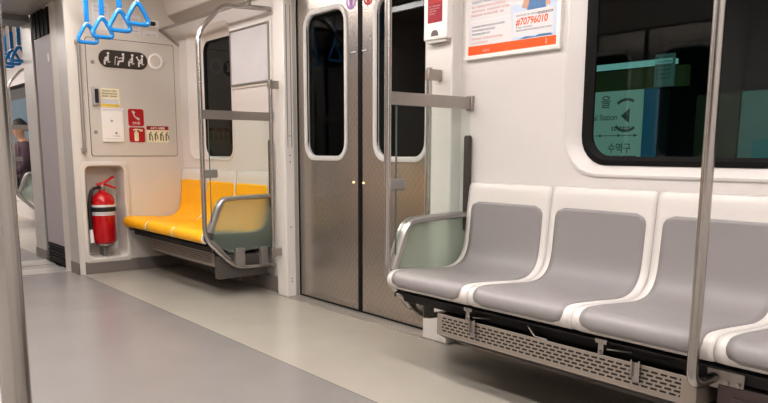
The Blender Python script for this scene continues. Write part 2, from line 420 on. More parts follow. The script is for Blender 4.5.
mb = MB().box(-3.60, -3.335, GY1, GY0, -.002, .006); mb.box(-4.10, -3.80, GY1, GY0, -.002, .006)
struct(mb.build('trim_13', M['threshold']))

# the next car
struct(MB().box(X3, -4.10, YW, 0, -.03, 0).build('floor_next', M['floor'], smooth=False))
struct(MB().box(X3, X2, YW, 0, ZC, ZC+.03).build('ceiling_next', M['ceiling'], smooth=False))
mb = MB(); ring_wall(mb, (X3, -4.09, 0, ZC), (-9.9, -7.3, .9, 1.80, .12), side()); 
struct(mb.build('wall_next', M['wall']))
mb = MB().box(X3, X2, YW-.02, YW, 0, ZC); mb.box(X3-.02, X3, YW, 0, 0, ZC); struct(mb.build('wall_next_far', M['wall']))
root = struct(thing('window_3', None, None))
Ln = lambda o, r, d: [side(d)(*p) for p in rrect(-9.9+o, -7.3-o, .9+o, 1.80-o, r)]
MB().loft([Ln(0, .12, 0), Ln(.03, .10, -.03), Ln(.05, .09, -.04)]).build('gasket', M['rubber'], root)
MB().prism(rrect(-9.86, -7.34, .94, 1.76, .09), side(-.034), side(-.04)).build('pane', M['winglass'], root)

# far wall across the aisle, behind the viewer: wall, window, doors as seen mirrored in the glass
mb = MB(); f2 = lambda a, b: (a, YW, b)
o = outer_of(-.012, X1, 0, ZC); h = rrect(*WIN1, .16)
mb.loft([[f2(*p) for p in o], [f2(*p) for p in h]])
o = outer_of(XE, -1.463, 0, ZC); h = rrect(*WIN2, .10)
mb.loft([[f2(*p) for p in o], [f2(*p) for p in h]])
mb.box(-1.463, -.012, YW-.02, YW, 1.9, ZC)
struct(mb.build('wall_opposite', M['wall']))
struct(MB().box(X1, X1+.02, YW, 0, 0, ZC).build('wall_far', M['wall']))
for nm, w in (('window_4', WIN1), ('window_5', WIN2)):
    root = struct(thing(nm, None, None))
    lo = lambda o, r, d: [(a, YW+d, b) for a, b in rrect(w[0]+o, w[1]-o, w[2]+o, w[3]-o, r)]
    MB().loft([lo(0, .10, 0), lo(0, .10, .006), lo(.07, .08, -.03), lo(.10, .07, -.03)]).build('gasket', M['rubber'], root)
    MB().prism(rrect(w[0]+.08, w[1]-.08, w[2]+.08, w[3]-.08, .08), lambda a, b: (a, YW-.03, b), lambda a, b: (a, YW-.034, b)).build('pane', M['winglass'], root)

# ------------------------------------------------------------------ door leaves
DZ = 1.92
def door_leaf(name, x0, x1, wx0, wx1, yf, s, detail, seam_x):
    """yf(d): plane d metres into the car from the leaf face"""
    root = struct(thing(name, None, None))
    W = lambda d: (lambda a, b: (a, yf(d), b))
    hole = (wx0+.028, wx1-.028, .900, 1.722, .075)
    mb = MB(); mb.loft([[W(0)(*p) for p in outer_of(x0, x1, .006, DZ)], [W(0)(*p) for p in rrect(*hole)], [W(-.03)(*p) for p in rrect(*hole)]])
    mb.build('leaf', M['door'], root)
    L = lambda o, r, d: [W(d)(*p) for p in rrect(wx0+o, wx1-o, .872+o, 1.75-o, r)]
    MB().loft([L(0, .10, 0), L(0, .10, .007), L(.005, .096, .009), L(.020, .084, .009), L(.027, .078, .004), L(.029, .076, -.02)]).build('window_frame', M['frame'], root)
    MB().prism(rrect(*hole), W(-.012), W(-.016)).build('pane', M['doorglass'], root)
    b0, b1 = sorted((seam_x, seam_x+(.016 if x0 >= seam_x-.02 else -.016)))
    MB().box(b0, b1, min(yf(0.004), yf(-.03)), max(yf(0.004), yf(-.03)), .006, DZ).build('rubber_edge', M['rubber'], root)
    MB().box(x0, x1, min(yf(.002), yf(-.02)), max(yf(.002), yf(-.02)), .005, .014).build('bottom_seal', M['rubber'], root)
    return root
XS = -.8255
yfA = lambda d: .032-d
d1 = door_leaf('door_1', -1.470, XS, -1.385, -.945, yfA, 1, True, XS)
d2 = door_leaf('door_2', XS, -.170, -.706, -.266, yfA, 1, True, XS)
dw = lambda d=0.: (lambda a, b: (a, .032-d, b))
MB().box(-1.4715, -1.460, .026, .034, .006, DZ).build('side_seal', M['rubber'], d1)
# stickers and small lamps beside the seam
for root, ca, cr, m_ in ((d1, -.905, .047, M['purple']), (d2, -.752, .047, M['redsign'])):
    mb = MB(); decal(mb, circle(ca, 1.745, cr), dw, .0005, .0012); st = mb.build('sticker', M['paper'], root)
    mb = MB()
    mb.loft([[dw(.0014)(*p) for p in circle(ca, 1.745, cr*.96)], [dw(.0014)(*p) for p in circle(ca, 1.745, cr*.72)]])
    mb.build('sticker_ring', m_, st)
    mb = MB(); decal(mb, [(ca-.012, 1.713), (ca+.012, 1.713), (ca+.016, 1.755), (ca+.004, 1.770), (ca-.018, 1.758)], dw, .0013, .0018)
    decal(mb, circle(ca+.003, 1.777, .008, 10), dw, .0013, .0018); mb.build('figure', m_, st)
for root, ca in ((d1, -.887), (d2, -.795)):
    mb = MB(); decal(mb, circle(ca, .752, .006, 12), dw, 0., .004); mb.build('lamp', M['indicator'], root)
    mb = MB(); decal(mb, rrect(ca-.022, ca+.022, 1.468, 1.473, .002, 2), dw, 0., .001); mb.build('print_line', M['paper'], root)
yfB = lambda d: YW-.032+d
door_leaf('door_3', -1.470, XS, -1.385, -.945, yfB, -1, False, XS)
door_leaf('door_4', XS, -.170, -.706, -.266, yfB, -1, False, XS)
struct(MB().box(-.19, -.012, YW-.07, YW+.067, 0, ZC).build('trim_14', M['pillar'], bevel=.008))
struct(MB().box(-1.639, -1.463, YW-.07, YW+.067, 0, ZC).build('trim_15', M['pillar'], bevel=.008))

# ------------------------------------------------------------------ seats
PITCH = .472
PROF = [(-.478, .343), (-.500, .352), (-.512, .372), (-.512, .396), (-.500, .415), (-.474, .424), (-.42, .424), (-.34, .419), (-.25, .412), (-.18, .408),
        (-.128, .414), (-.092, .430), (-.066, .458), (-.050, .500), (-.042, .555), (-.035, .63), (-.029, .70), (-.022, .758), (-.014, .782), (-.006, .790), (-.001, .788)]
def resample(pts, n):
    P = [Vector((0, *p)) for p in pts]; dense = []
    for i in range(len(P)-1):
        p0, p1, p2, p3 = P[max(0, i-1)], P[i], P[i+1], P[min(len(P)-1, i+2)]
        for k in range(8):
            t = k/8; dense.append(.5*((2*p1)+(p2-p0)*t+(2*p0-5*p1+4*p2-p3)*t*t+(3*p1-p0-3*p2+p3)*t**3))
    dense.append(P[-1]); L = [0]
    for a, b in zip(dense, dense[1:]): L.append(L[-1]+(b-a).length)
    out = []; j = 0
    for k in range(n):
        s = L[-1]*k/(n-1)
        while j < len(L)-2 and L[j+1] < s: j += 1
        t = (s-L[j])/max(1e-9, L[j+1]-L[j]); out.append(dense[j].lerp(dense[j+1], t))
    return out, L[-1]
NS = 61
CURVE, SLEN = resample(PROF, NS)
def at_s(s):
    u = min(max(s/SLEN*(NS-1), 0), NS-1.0001); i = int(u); return CURVE[i].lerp(CURVE[i+1], u-i)
def normal_s(s):
    a, b = at_s(max(0, s-.008)), at_s(min(SLEN, s+.008)); t = (b-a).normalized(); return Vector((0, -t.z, t.y)) if True else None
def dish(x, s):
    """how far the moulded seat sinks below its raised edges"""
    h = PITCH/2; e = min(1., max(0., (h-.040-abs(x))/.060)); e = e*e*(3-2*e)
    fs = min(1., max(0., (s-.08)/.14)); fe = min(1., max(0., (SLEN-.05-s)/.10))
    c = 1-(x/h)**2
    return (.004*e+.004*c*c)*fs*fe
def seat_pt(x, s, off=0.):
    n = normal_s(s); return at_s(s)+n*(off-dish(x, s))+Vector((x, 0, 0))
def shell_mesh():
    mb = MB(); h = PITCH/2-.0015; nx = 19; loops = []
    S = [SLEN*k/(NS-1) for k in range(NS)]
    for s in S:
        rc = .030; e = SLEN-s; w = h
        if e < rc: w = h-rc+math.sqrt(max(0, rc*rc-(rc-e)**2))
        rf = .018
        if s < rf: w = h-rf+math.sqrt(max(0, rf*rf-(rf-s)**2))
        row = []
        for k in range(nx):
            u = -1+2*k/(nx-1); u = math.copysign(abs(u)**.7, u); x = w*u
            p = seat_pt(x, s); ed = max(0., abs(x)-(h-.004))/.004
            p -= normal_s(s)*.0018*ed*ed; row.append(p)
        loops.append(row)
    mb.loft(loops, close=False); return mb
def pad_mesh(h=.203, s0=.036, rc=.042, off=.0022):
    mb = MB(); nx = 17; s1 = SLEN-.098; loops = []; n = 56
    for k in range(n):
        t = k/(n-1); s = s0+(s1-s0)*t; w = h
        for e, r in ((s-s0, rc), (s1-s, rc)):
            if e < r: w = min(w, h-r+math.sqrt(max(0, r*r-(r-e)**2)))
        loops.append([seat_pt(w*(-1+2*i/(nx-1)), s, off) for i in range(nx)])
    mb.loft(loops, close=False); return mb
def make_seat(name, label, cat, padm, group, loc, pad=()):
    root = thing(name, label, cat, loc, group)
    sh = shell_mesh().build('shell', M['shell'], root); so = sh.modifiers.new('thick', 'SOLIDIFY'); so.thickness = .012; so.offset = -1
    pd = pad_mesh(*pad).build('pad', padm, root); so = pd.modifiers.new('thick', 'SOLIDIFY'); so.thickness = .004; so.offset = -1
    for o in (sh, pd):                                   # origin of the thing: under the middle of the seat
        for v in o.data.vertices: v.co -= Vector((0, -.25, .33))
        # make the outer face point up / forward
        bm = bmesh.new(); bm.from_mesh(o.data)
        f = max(bm.faces, key=lambda q: q.normal.z if True else 0)
        up_ = sum(q.normal.z*q.calc_area() for q in bm.faces)
        if up_ < 0: bmesh.ops.reverse_faces(bm, faces=bm.faces)
        bm.to_mesh(o.data); bm.free()
    return root
XR = .067; XL = -1.718
SEATY, SEATZ = -.25, .33
seat0 = make_seat('train_seat', 'white moulded seat with grey pad, next to the glass partition and steel doors', 'seat', M['pad'], 'grey bench seats under the wide window', (XR+PITCH/2, SEATY, SEATZ))
glab = ['white moulded seat with grey pad, second along from the glass partition', 'white moulded seat with grey pad, third from the partition, just before the steel pole',
        'white moulded seat with grey pad, just past the steel pole, cut by the picture edge']
for k in (1, 2, 3): dup(seat0, (XR+PITCH*(k+.5), SEATY, SEATZ), glab[k-1])
PY_ = .4635
ys = make_seat('train_seat', 'yellow priority seat beside the cream end wall and fire extinguisher', 'seat', M['yellow'], 'yellow priority seats', (XE+PY_*.5+.002, SEATY, SEATZ), (.224, .022, .030)); ys.scale.x = PY_/PITCH
dup(ys, (XE+PY_*1.5+.002, SEATY, SEATZ), 'yellow priority seat in the middle of the three')
dup(ys, (XE+PY_*2.5+.002, SEATY, SEATZ), 'yellow priority seat against the glass partition, nearest the steel doors')
for k in range(3):
    o = dup(ys, (XE+PY_*(k+.5)+.002, YW-SEATY, SEATZ), ['yellow seat across the aisle by the end wall, seen only mirrored in the steel doors', 'middle yellow seat across the aisle, seen only mirrored in the steel doors', 'yellow seat across the aisle nearest the far doors, seen only mirrored in the steel doors'][k], 'yellow seats across the aisle')
    o.scale.y = -1
for k in range(3):
    dup(seat0, (-6.62-PITCH*(k+.5), SEATY, SEATZ), ['grey seat in the next car under the seated person', 'grey seat in the next car, second beyond its partition', 'grey seat in the next car, third beyond its partition'][k], 'grey seats in the next car')

# frames that carry the benches
def bench_frame(x0, x1, label):
    root = thing('bench_frame', label, 'seat frame', (0, 0, 0))
    MB().box(x0+.03, x1-.03, -.440, -.400, .287, .325).build('front_beam', M['dark'], root)
    MB().box(x0+.03, x1-.03, -.08, -.035, .287, .325).build('rear_beam', M['dark'], root)
    n = max(2, round((x1-x0)/PITCH))
    for k in range(n+1):
        x = x0+.06+(x1-x0-.12)*k/n
        MB().prism([(-.40, .325), (-.0, .325), (-.0, .287), (-.40, .300)], lambda a, b: (x-.012, a, b), lambda a, b: (x+.012, a, b)).build('bracket', M['dark'], root)
    MB().box(x0+.02, x1-.02, -.478, -.0, .325, .331).build('shade_backing', M['dark'], root)  # dark sheet added to keep the space under the seats in shade
    return root
bench_frame(XR, XR+PITCH*4, 'dark steel frame under the grey bench seats, fixed to the wall')
bf = bench_frame(XE+.01, XL, 'dark steel frame under the yellow priority seats, fixed to the wall')
o = dup(bf, (0, YW, 0), 'dark steel frame under the yellow seats across the aisle'); o.scale.y = -1

# perforated covers under the benches
def heater_cover(x0, x1, yf, z0, z1, label, loc, col=(.33, .285, .245)):
    root = thing('vent_cover', label, 'vent', loc)
    vm = vent_mat('perforated_steel', x0+.028, x1-.05, z0+.012, z1-.008, col)
    mb = MB().box(x0, x1, yf, yf+.004, z0, z1); mb.box(x0, x1, yf, yf+.16, z0-.004, z0); mb.box(x0, x0+.004, yf, yf+.16, z0, z1); mb.box(x1-.004, x1, yf, yf+.16, z0, z1)
    mb.build('perforated_panel', vm, root, bevel=.0015)
    mb = MB().prism([(yf+.004, z0-.004), (yf+.05, z0-.030), (yf+.16, z0-.030), (yf+.16, z0-.004)], lambda a, b: (x0, a, b), lambda a, b: (x1, a, b)); mb.build('lower_lip', M['under'], root)
    MB().box(x0+.01, x1-.01, yf+.165, yf+.30, z0-.02, .280).build('heater_box', M['dark'], root)  # dark colour holds the shade behind the cover
    return root
hv = heater_cover(.360, 1.437, -.491, .204, .287, 'perforated beige steel cover under the grey bench seats', (0, 0, 0))
for x in (.525, 1.112):
    mb = MB().box(x-.010, x+.010, -.487, -.482, .275, .336); mb.box(x-.022, x+.022, -.488, -.478, .322, .336)
    mb.prism(circle(x, .295, .006, 10), lambda a, b: (a, -.487, b), lambda a, b: (a, -.495, b)); mb.build('hanger', M['steel'], hv)
for x in (.562, 1.245):
    mb = MB().box(x-.013, x+.013, -.497, -.490, .232, .292); mb.box(x-.016, x-.010, -.505, -.492, .245, .30); mb.box(x+.010, x+.016, -.505, -.492, .245, .30)
    mb.build('latch', M['steel'], hv)
for pth in ([(.80, -.47, .318), (.845, -.485, .290), (.90, -.487, .289)], [(.545, -.48, .30), (.60, -.445, .30)], [(1.13, -.48, .305), (1.20, -.45, .305)]):
    MB().tube(pth, .003, 6).build('wire_rod', M['dsteel'], hv)
lv = heater_cover(-2.86, -1.80, -.40, .19, .275, 'perforated steel cover under the yellow priority seats', (0, 0, 0), (.30, .26, .225))
b1 = thing('equipment_box', 'dark brown equipment box under the bench past the steel pole', 'box', (0, 0, 0))
MB().box(1.475, 2.02, -.455, -.03, .0, .278).build('case', M['brownbox'], b1, bevel=.006)
MB().box(1.52, 1.98, -.460, -.454, .03, .25).build('cover_plate', M['brownbox'], b1, bevel=.003)
MB().box(-1.785, -1.735, -.41, -.05, .115, .265).build('end_box', M['under'], lv, bevel=.004)
for y in (-.25, -.12): MB().lathe([(.014, 0), (.014, .03)], (-1.755, y, .088), 12).build('cable_gland', M['black'], lv)

# ------------------------------------------------------------------ glass partitions at the bench ends
def make_partition(label, loc):
    root = thing('glass_partition', label, 'partition', loc)
    path = smooth_path([(0, 0., .172), (0, -.300, .188), (0, -.500, .385), (0, -.500, 1.620), (0, -.335, 1.80), (0, 0., 1.815)], .07, 7)
    MB().tube(path, .0150, 14).build('tube_frame', M['steel'], root)
    MB().box(-.005, .008, -.500, -.002, 1.118, 1.172).build('flat_bar', M['bar'], root, bevel=.002)
    MB().box(-.018, .018, -.020, -.002, 1.112, 1.178).build('wall_bracket', M['bar'], root, bevel=.003)
    MB().box(-.004, .004, -.452, -.012, .30, 1.125).build('glass_panel', M['glass'], root, smooth=False)
    MB().box(-.0045, .0045, -.4545, -.4515, .30, 1.12).build('glass_edge', M['edge'], root, smooth=False)
    MB().box(-.012, .012, -.500, -.405, .762, .812).build('glass_clamp', M['dsteel'], root, bevel=.006)
    mb = MB().prism(rrect(-.032, -.008, .56, 1.00, .012), lambda a, b: (-.014, a, b), lambda a, b: (.014, a, b)); mb.build('wall_channel', M['channel'], root, bevel=.003)
    outline = [(-.478, .425), (-.428, .550), (-.402, .608), (-.365, .636), (-.31, .643), (-.012, .650)]
    sm = [(p.y, p.z) for p in smooth_path([(0, *p) for p in outline], .035, 5)]
    MB().prism(sm+[(-.012, .295), (-.33, .285), (-.44, .35)], lambda a, b: (-.022, a, b), lambda a, b: (-.010, a, b)).build('armrest_panel', M['frost'], root)
    # rounded metal edge of the armrest
    loops = []
    for i, (a, b) in enumerate(sm):
        pa = Vector(sm[max(0, i-1)]); pb = Vector(sm[min(len(sm)-1, i+1)]); t = (pb-pa).normalized(); n = Vector((t.y, -t.x))
        w = .034 if i < len(sm)*.45 else .026
        q = [Vector((a, b))+n*w*u for u in (0, .0, .25, .8, 1., 1., .8, .25)]; xs = [-.036, .004, .012, .012, .004, -.036, -.044, -.044]
        loops.append([(xx, p.x, p.y) for xx, p in zip(xs, q)])
    MB().loft(loops, True, True).build('armrest_rim', M['rim'], root)
    for y0, y1, z0, z1 in ((-.30, -.235, .19, .31), (-.115, -.065, .18, .305)):
        MB().box(-.020, .020, y0, y1, z0, z1).build('panel_clamp', M['dsteel'], root, bevel=.004)
    MB().prism([(-.475, .36), (-.445, .375), (-.33, .245), (-.36, .225)], lambda a, b: (-.030, a, b), lambda a, b: (.010, a, b)).build('strut', M['dsteel'], root, bevel=.004)
    return root
pt0 = make_partition('glass partition with steel tube frame beside the grey seats', (XR-.012, 0, 0))
dup(pt0, (XL, 0, 0), 'glass partition with steel tube frame beside the yellow seats')
dup(pt0, (-6.60, 0, .04), 'glass partition in the next car in front of the seated person')

# vertical grab rails on the door pillars
def grab_rail(x, y, z0, z1, label):
    root = thing('grab_rail', label, 'handrail', (x, -.067, z0))
    dy = y+.067
    MB().tube([(0, dy, -.03), (0, dy, z1-z0+.03)], .0135, 12).build('rail', M['steel'], root)
    for z in (0, z1-z0):
        MB().box(-.014, .014, dy-.016, 0, z-.024, z+.024).build('bracket', M['bar'], root, bevel=.004)
    return root
grab_rail(-.085, -.137, .31, 1.275, 'slim vertical steel grab rail on the white pillar behind the grey-seat partition')
grab_rail(-1.535, -.120, .29, 1.330, 'slim vertical steel grab rail on the white pillar at the yellow-seat end')

# bench pole (beside the camera's bench another one)
root = thing('grab_pole', 'steel pole rising in front of the grey seats under the wide window', 'pole', (1.442, -.54, 0))
MB().tube(smooth_path([(0, 0, ZC), (0, 0, .278), (0.02, .088, .292)], .05, 8), .0160, 16).build('tube', M['steel'], root)
mb = MB().box(.0, .105, .088, .096, .262, .322)
for dx in (.06, .09): mb.prism(circle(dx, .285, .007, 10), lambda a, b: (a, .088, b), lambda a, b: (a, .080, b))
mb.build('foot_plate', M['bar'], root, bevel=.002)
root = thing('floor_pole', 'steel pole standing very close, cropped by the picture edge near the next car', 'pole', (1.4968, -2.250, 0))
MB().tube([(0, 0, 0), (0, 0, ZC)], .0155, 20).build('tube', M['steel'], root)
MB().lathe([(.035, 0), (.035, .006), (.022, .012)], (0, 0, 0), 20).build('flange', M['steel'], root)

# ------------------------------------------------------------------ rail high over the priority seats
root = thing('rack_rail', 'thin steel rail running high above the yellow seats from the end wall', 'rail', (0, 0, 0))
MB().tube([(XE, -.148, 1.846), (XL, -.148, 1.846), (XL, -.148, 1.815)], .011, 10).build('rail', M['steel'], root)
MB().prism([(-.148, 1.857), (-.160, 1.838), (-.01, 1.735), (.0, 1.745)], lambda a, b: (XE+.002, a, b), lambda a, b: (XE+.014, a, b)).build('end_strut', M['bar'], root)

# ------------------------------------------------------------------ hanging straps
def make_strap(label, loc):
    """origin at the rail, hanging down; rail at local z=0"""
    root = thing('hanging_strap', label, 'strap', loc, 'blue hanging straps')
    zb = -.36
    tri = [(0, -.054, zb), (0, .054, zb), (0, .063, zb+.022), (0, .013, zb+.112), (0, -.013, zb+.112), (0, -.063, zb+.022)]
    pts = smooth_path([((0, 0, zb))]+tri[1:]+[tri[0], (0, 0, zb)], .022, 5)
    MB().tube(pts, .0125, 10, cap=False).build('handle', M['blue'], root)
    MB().box(-.008, .008, -.015, .015, zb+.130, -.085).build('sleeve', M['blue'], root, bevel=.004)
    MB().box(-.005, .005, -.011, .011, zb+.112, zb+.135).build('buckle', M['white'], root, bevel=.003)
    mb = MB().box(-.003, .003, -.012, .012, -.088, .0)
    mb.loft([[(.024*math.cos(t), y, .0+.024*math.sin(t)) for t in [2*PI*k/16 for k in range(16)]] for y in (-.012, .012)])
    mb.build('belt', M['belt'], root)
    return root
RZ = 1.99
RY = -.85
st0 = make_strap('blue triangular strap handle hanging over the gangway edge, first of the four', (-2.63, RY, RZ))
for x, l in ((-2.335, 'blue triangular strap handle, second of the four before the cream end wall'), (-2.02, 'blue triangular strap handle, third of the four before the cream end wall'),
             (-1.735, 'blue triangular strap handle farthest along towards the yellow seats, largest of the four')):
    dup(st0, (x, RY, RZ), l)
for x, l in ((-4.46, 'small blue strap in the next car beside the steel portal column'), (-4.72, 'small blue strap in the next car, middle of the visible ones'), (-4.98, 'small blue strap in the next car next to the near steel pole')):
    dup(st0, (x, RY, RZ+.05), l, 'blue straps in the next car')
def strap_rail(x0, x1, z, label):
    root = thing('strap_rail', label, 'rail', (0, 0, 0))
    MB().tube([(x0, RY, z), (x1, RY, z)], .016, 12).build('rail', M['steel'], root)
    n = max(2, int((x1-x0)/1.2)+1)
    for k in range(n):
        x = x0+.15+(x1-x0-.3)*k/(n-1); MB().tube([(x, RY, z), (x, RY, ZC)], .012, 10).build('hanger', M['steel'], root)
strap_rail(-2.95, 2.9, RZ, 'overhead steel rail carrying the four blue straps')
strap_rail(-9.0, -4.42, RZ+.05, 'overhead steel rail carrying the straps in the next car')

# ------------------------------------------------------------------ fire extinguisher
EX, EY, EZ = XE-.052, -.640, .205
root = thing('fire_extinguisher', 'red fire extinguisher standing in the recess of the end wall', 'fire extinguisher', (EX, EY, EZ))
r_ = .087
MB().lathe([(r_*.80, .018), (r_*.97, .035), (r_, .05), (r_, .330), (r_*.96, .358), (r_*.78, .385), (r_*.45, .405), (.024, .414), (.022, .428)], (0, 0, 0), 32).build('cylinder', M['red'], root)
MB().lathe([(r_*.74, 0), (r_*.80, .006), (r_*.78, .026)], (0, 0, 0), 28).build('foot_ring', M['dsteel'], root)
MB().lathe([(.020, .424), (.026, .430), (.026, .450), (.018, .458), (.018, .476)], (0, 0, 0), 18).build('valve', M['dsteel'], root)
h = MB(); h.prism([(-.03, .466), (.03, .474), (.105, .440), (.100, .426), (.03, .456), (-.03, .448)], lambda a, b: (-.014+.0*a, a, b), lambda a, b: (.014, a, b)); h.build('handle', M['red'], root, bevel=.003)
h = MB(); h.prism([(-.045, .472), (.02, .492), (.085, .530), (.095, .516), (.03, .478), (-.035, .456)], lambda a, b: (-.016, a, b), lambda a, b: (.016, a, b)); h.build('trigger', M['red'], root, bevel=.003)
MB().tube(smooth_path([(.012, -.015, .445), (.03, -.085, .440), (.034, -.112, .33), (.034, -.108, .13)], .05, 7), .0125, 10).build('hose', M['black'], root)
MB().tube([(.034, -.108, .135), (.034, -.105, .03)], [.012, .018], 12).build('nozzle', M['white'], root)
def band(z0, z1, off, name, m, parent, t0=-PI, t1=PI):
    mb = MB(); n = 30
    mb.loft([[((r_+off)*math.cos(t0+(t1-t0)*k/n), (r_+off)*math.sin(t0+(t1-t0)*k/n), z) for k in range(n+1)] for z in (z0, z1)], close=False); return mb.build(name, m, parent)
lb = band(.235, .315, .0010, 'label', M['paper'], root, -1.5, 1.5)
band(.263, .298, .0022, 'label_band', M['black'], lb, -1.5, 1.5)
mb = MB()
for z, sd in ((.241, 1), (.250, 2)):
    rr = random.Random(sd); a = -1.2
    while a < 1.2:
        w = rr.uniform(.05, .12); q = r_+.0022
        mb.add([(q*math.cos(a), q*math.sin(a), z), (q*math.cos(a+w), q*math.sin(a+w), z), (q*math.cos(a+w), q*math.sin(a+w), z+.005), (q*math.cos(a), q*math.sin(a), z+.005)], [(0, 1, 2, 3)]); a += w+.05
mb.build('label_print', M['greyprint'], lb)
MB().lathe([(r_+.003, .276), (r_+.005, .278), (r_+.005, .286), (r_+.003, .288)], (0, 0, 0), 32).build('strap', M['black'], root)
# the small ledge it stands on is the recess floor
MB().box(-.085, .02, -.018, .018, -.085, 0).build('stand', M['dsteel'], root, bevel=.004)

# ------------------------------------------------------------------ signs on the end wall
root = thing('priority_sign', 'dark rounded sign with four white seated-figure pictograms', 'sign', (0, 0, 0))
mb = MB(); decal(mb, rrect(-.628, -.262, 1.535, 1.662, .063, 10), endw, .005, .008); mb.build('plate', M['pill'], root)
def thick(mb, pts, w, d0=.0082, d1=.0088):
    for (a0, b0), (a1, b1) in zip(pts, pts[1:]):
        dx, dz = a1-a0, b1-b0; l = math.hypot(dx, dz); nx, nz = -dz/l*w/2, dx/l*w/2; ex, ez = dx/l*w*.3, dz/l*w*.3
        decal(mb, [(a0+nx-ex, b0+nz-ez), (a0-nx-ex, b0-nz-ez), (a1-nx+ex, b1-nz+ez), (a1+nx+ex, b1+nz+ez)], endw, d0, d1)
icons = {'pregnant': (-.565, 0), 'elder': (-.455, 1), 'plain': (-.385, 2), 'child': (-.310, 3)}
for nm, (a, k) in icons.items():
    mb = MB(); z = 1.558; fl = -1 if k in (0, 1, 2, 3) else 1
    decal(mb, circle(a+.008, z+.078, .010, 14), endw, .0082, .0088)
    if k == 1:
        thick(mb, [(a+.010, z+.062), (a+.004, z+.030), (a-.026, z+.026), (a-.034, z+.0)], .013); thick(mb, [(a+.006, z+.055), (a-.025, z+.048)], .007)
        thick(mb, [(a-.056, z+.0), (a-.050, z+.056), (a-.038, z+.060), (a-.034, z+.050)], .005)
    else:
        thick(mb, [(a+.006, z+.062), (a+.004, z+.028), (a-.020, z+.026), (a-.020, z+.0)], .014); thick(mb, [(a+.004, z+.055), (a-.014, z+.040)], .008)
        thick(mb, [(a+.020, z+.018), (a+.002, z+.014)], .006)
        if k == 0: decal(mb, circle(a-.006, z+.040, .014, 14), endw, .0082, .0089)
        if k == 3:
            decal(mb, circle(a-.032, z+.066, .007, 12), endw, .0082, .0088); thick(mb, [(a-.028, z+.056), (a-.014, z+.034)], .010)
    mb.build('pictogram', M['white'], root)
root = thing('speaker_ring', 'round white ring fitting beside the pictogram sign', 'speaker', (0, 0, 0))
c0 = (-.197, 1.607); Lc = lambda r, d: [endw(d)(*p) for p in circle(*c0, r, 32)]
MB().loft([Lc(.060, .005), Lc(.060, .012), Lc(.054, .016), Lc(.044, .016), Lc(.040, .010)]).build('ring', M['white'], root)
MB().loft([Lc(.040, .005), Lc(.040, .010), Lc(.030, .012)], cap1=True).build('grille', M['hatch'], root)

root = thing('card_reader', 'small grey device with black face at the edge of the hatch', 'device', (0, 0, 0))
MB().box(XE+.005, XE+.030, -.695, -.645, 1.255, 1.385).build('body', M['column'], root, bevel=.005)
mb = MB(); decal(mb, rrect(-.677, -.651, 1.272, 1.372, .006, 3), endw, .030, .033); mb.build('face', M['black'], root)

root = thing('notice_sticker', 'cream notice with ochre lower band and small brown print', 'notice', (0, 0, 0))
mb = MB(); decal(mb, rrect(-.630, -.490, 1.247, 1.383, .004, 2), endw, .005, .006); mb.build('sheet', M['cream'], root)
mb = MB(); decal(mb, rrect(-.628, -.492, 1.249, 1.268, .002, 2), endw, .006, .0064); mb.build('band', M['ochre'], root)
mb = MB(); decal(mb, rrect(-.624, -.496, 1.270, 1.308, .002, 2), endw, .006, .0064); mb.build('grey_field', M['greyprint'] if False else M['paper2'], root)
mb = MB(); strokes(mb, endw, .0064, -.612, -.515, 1.360, .010, 3); strokes(mb, endw, .0064, -.618, -.508, 1.340, .010, 4); strokes(mb, endw, .0064, -.618, -.508, 1.320, .011, 5)
mb.build('print', M['brownprint'], root)

root = thing('white_cover_box', 'flat white cover plate with tiny printed marks, left of the red signs', 'cover', (0, 0, 0))
MB().box(XE+.005, XE+.016, -.632, -.470, .990, 1.232).build('plate', M['white'], root, bevel=.003)
MB().box(XE+.005, XE+.020, -.634, -.466, 1.226, 1.238).build('lid_edge', M['white'], root, bevel=.002)
mb = MB(); decal(mb, circle(-.560, 1.145, .009, 12), endw, .016, .017); mb.build('keyhole', M['greyprint'], root)
mb = MB(); decal(mb, circle(-.530, 1.055, .010, 12), endw, .016, .017); mb.build('symbol', M['greyprint'], root)
mb = MB(); strokes(mb, endw, .016, -.56, -.50, 1.030, .008, 9); mb.build('print_row', M['greyprint'], root)
mb = MB(); decal(mb, [(-.628, 1.012), (-.474, 1.012), (-.474, 1.0135), (-.628, 1.0135)], endw, .0155, .0165); mb.build('joint', M['seam'], root)

root = thing('phone_sign', 'red square emergency telephone sign with white handset', 'sign', (0, 0, 0))
mb = MB(); decal(mb, rrect(-.432, -.312, 1.112, 1.240, .016), endw, .005, .007); mb.build('plate', M['redsign'], root)
mb = MB(); thick(mb, [(-.392, 1.214), (-.390, 1.200), (-.382, 1.184), (-.370, 1.172), (-.358, 1.166)], .009, .0072, .0085)
thick(mb, [(-.398, 1.220), (-.384, 1.212)], .015, .0072, .0085); thick(mb, [(-.364, 1.172), (-.351, 1.163)], .016, .0072, .0085); mb.build('handset', M['white'], root, smooth=False)
text('lettering', '인터폰', .022, endw, -.372, 1.126, .0078, M['white'], root, 'CENTER', bold=.0004)

root = thing('extinguisher_sign', 'red square fire extinguisher sign with pale cylinder symbol', 'sign', (0, 0, 0))
mb = MB(); decal(mb, rrect(-.430, -.308, .990, 1.102, .014), endw, .005, .007); mb.build('plate', M['redsign'], root)
mb = MB(); decal(mb, rrect(-.392, -.358, .998, 1.070, .010, 4), endw, .007, .008); thick(mb, [(-.376, 1.065), (-.376, 1.086)], .014, .0072, .008); thick(mb, [(-.396, 1.082), (-.380, 1.088), (-.335, 1.084)], .010, .0072, .008)
thick(mb, [(-.346, 1.080), (-.330, 1.080)], .016, .0072, .008); mb.build('symbol', M['cream'], root)

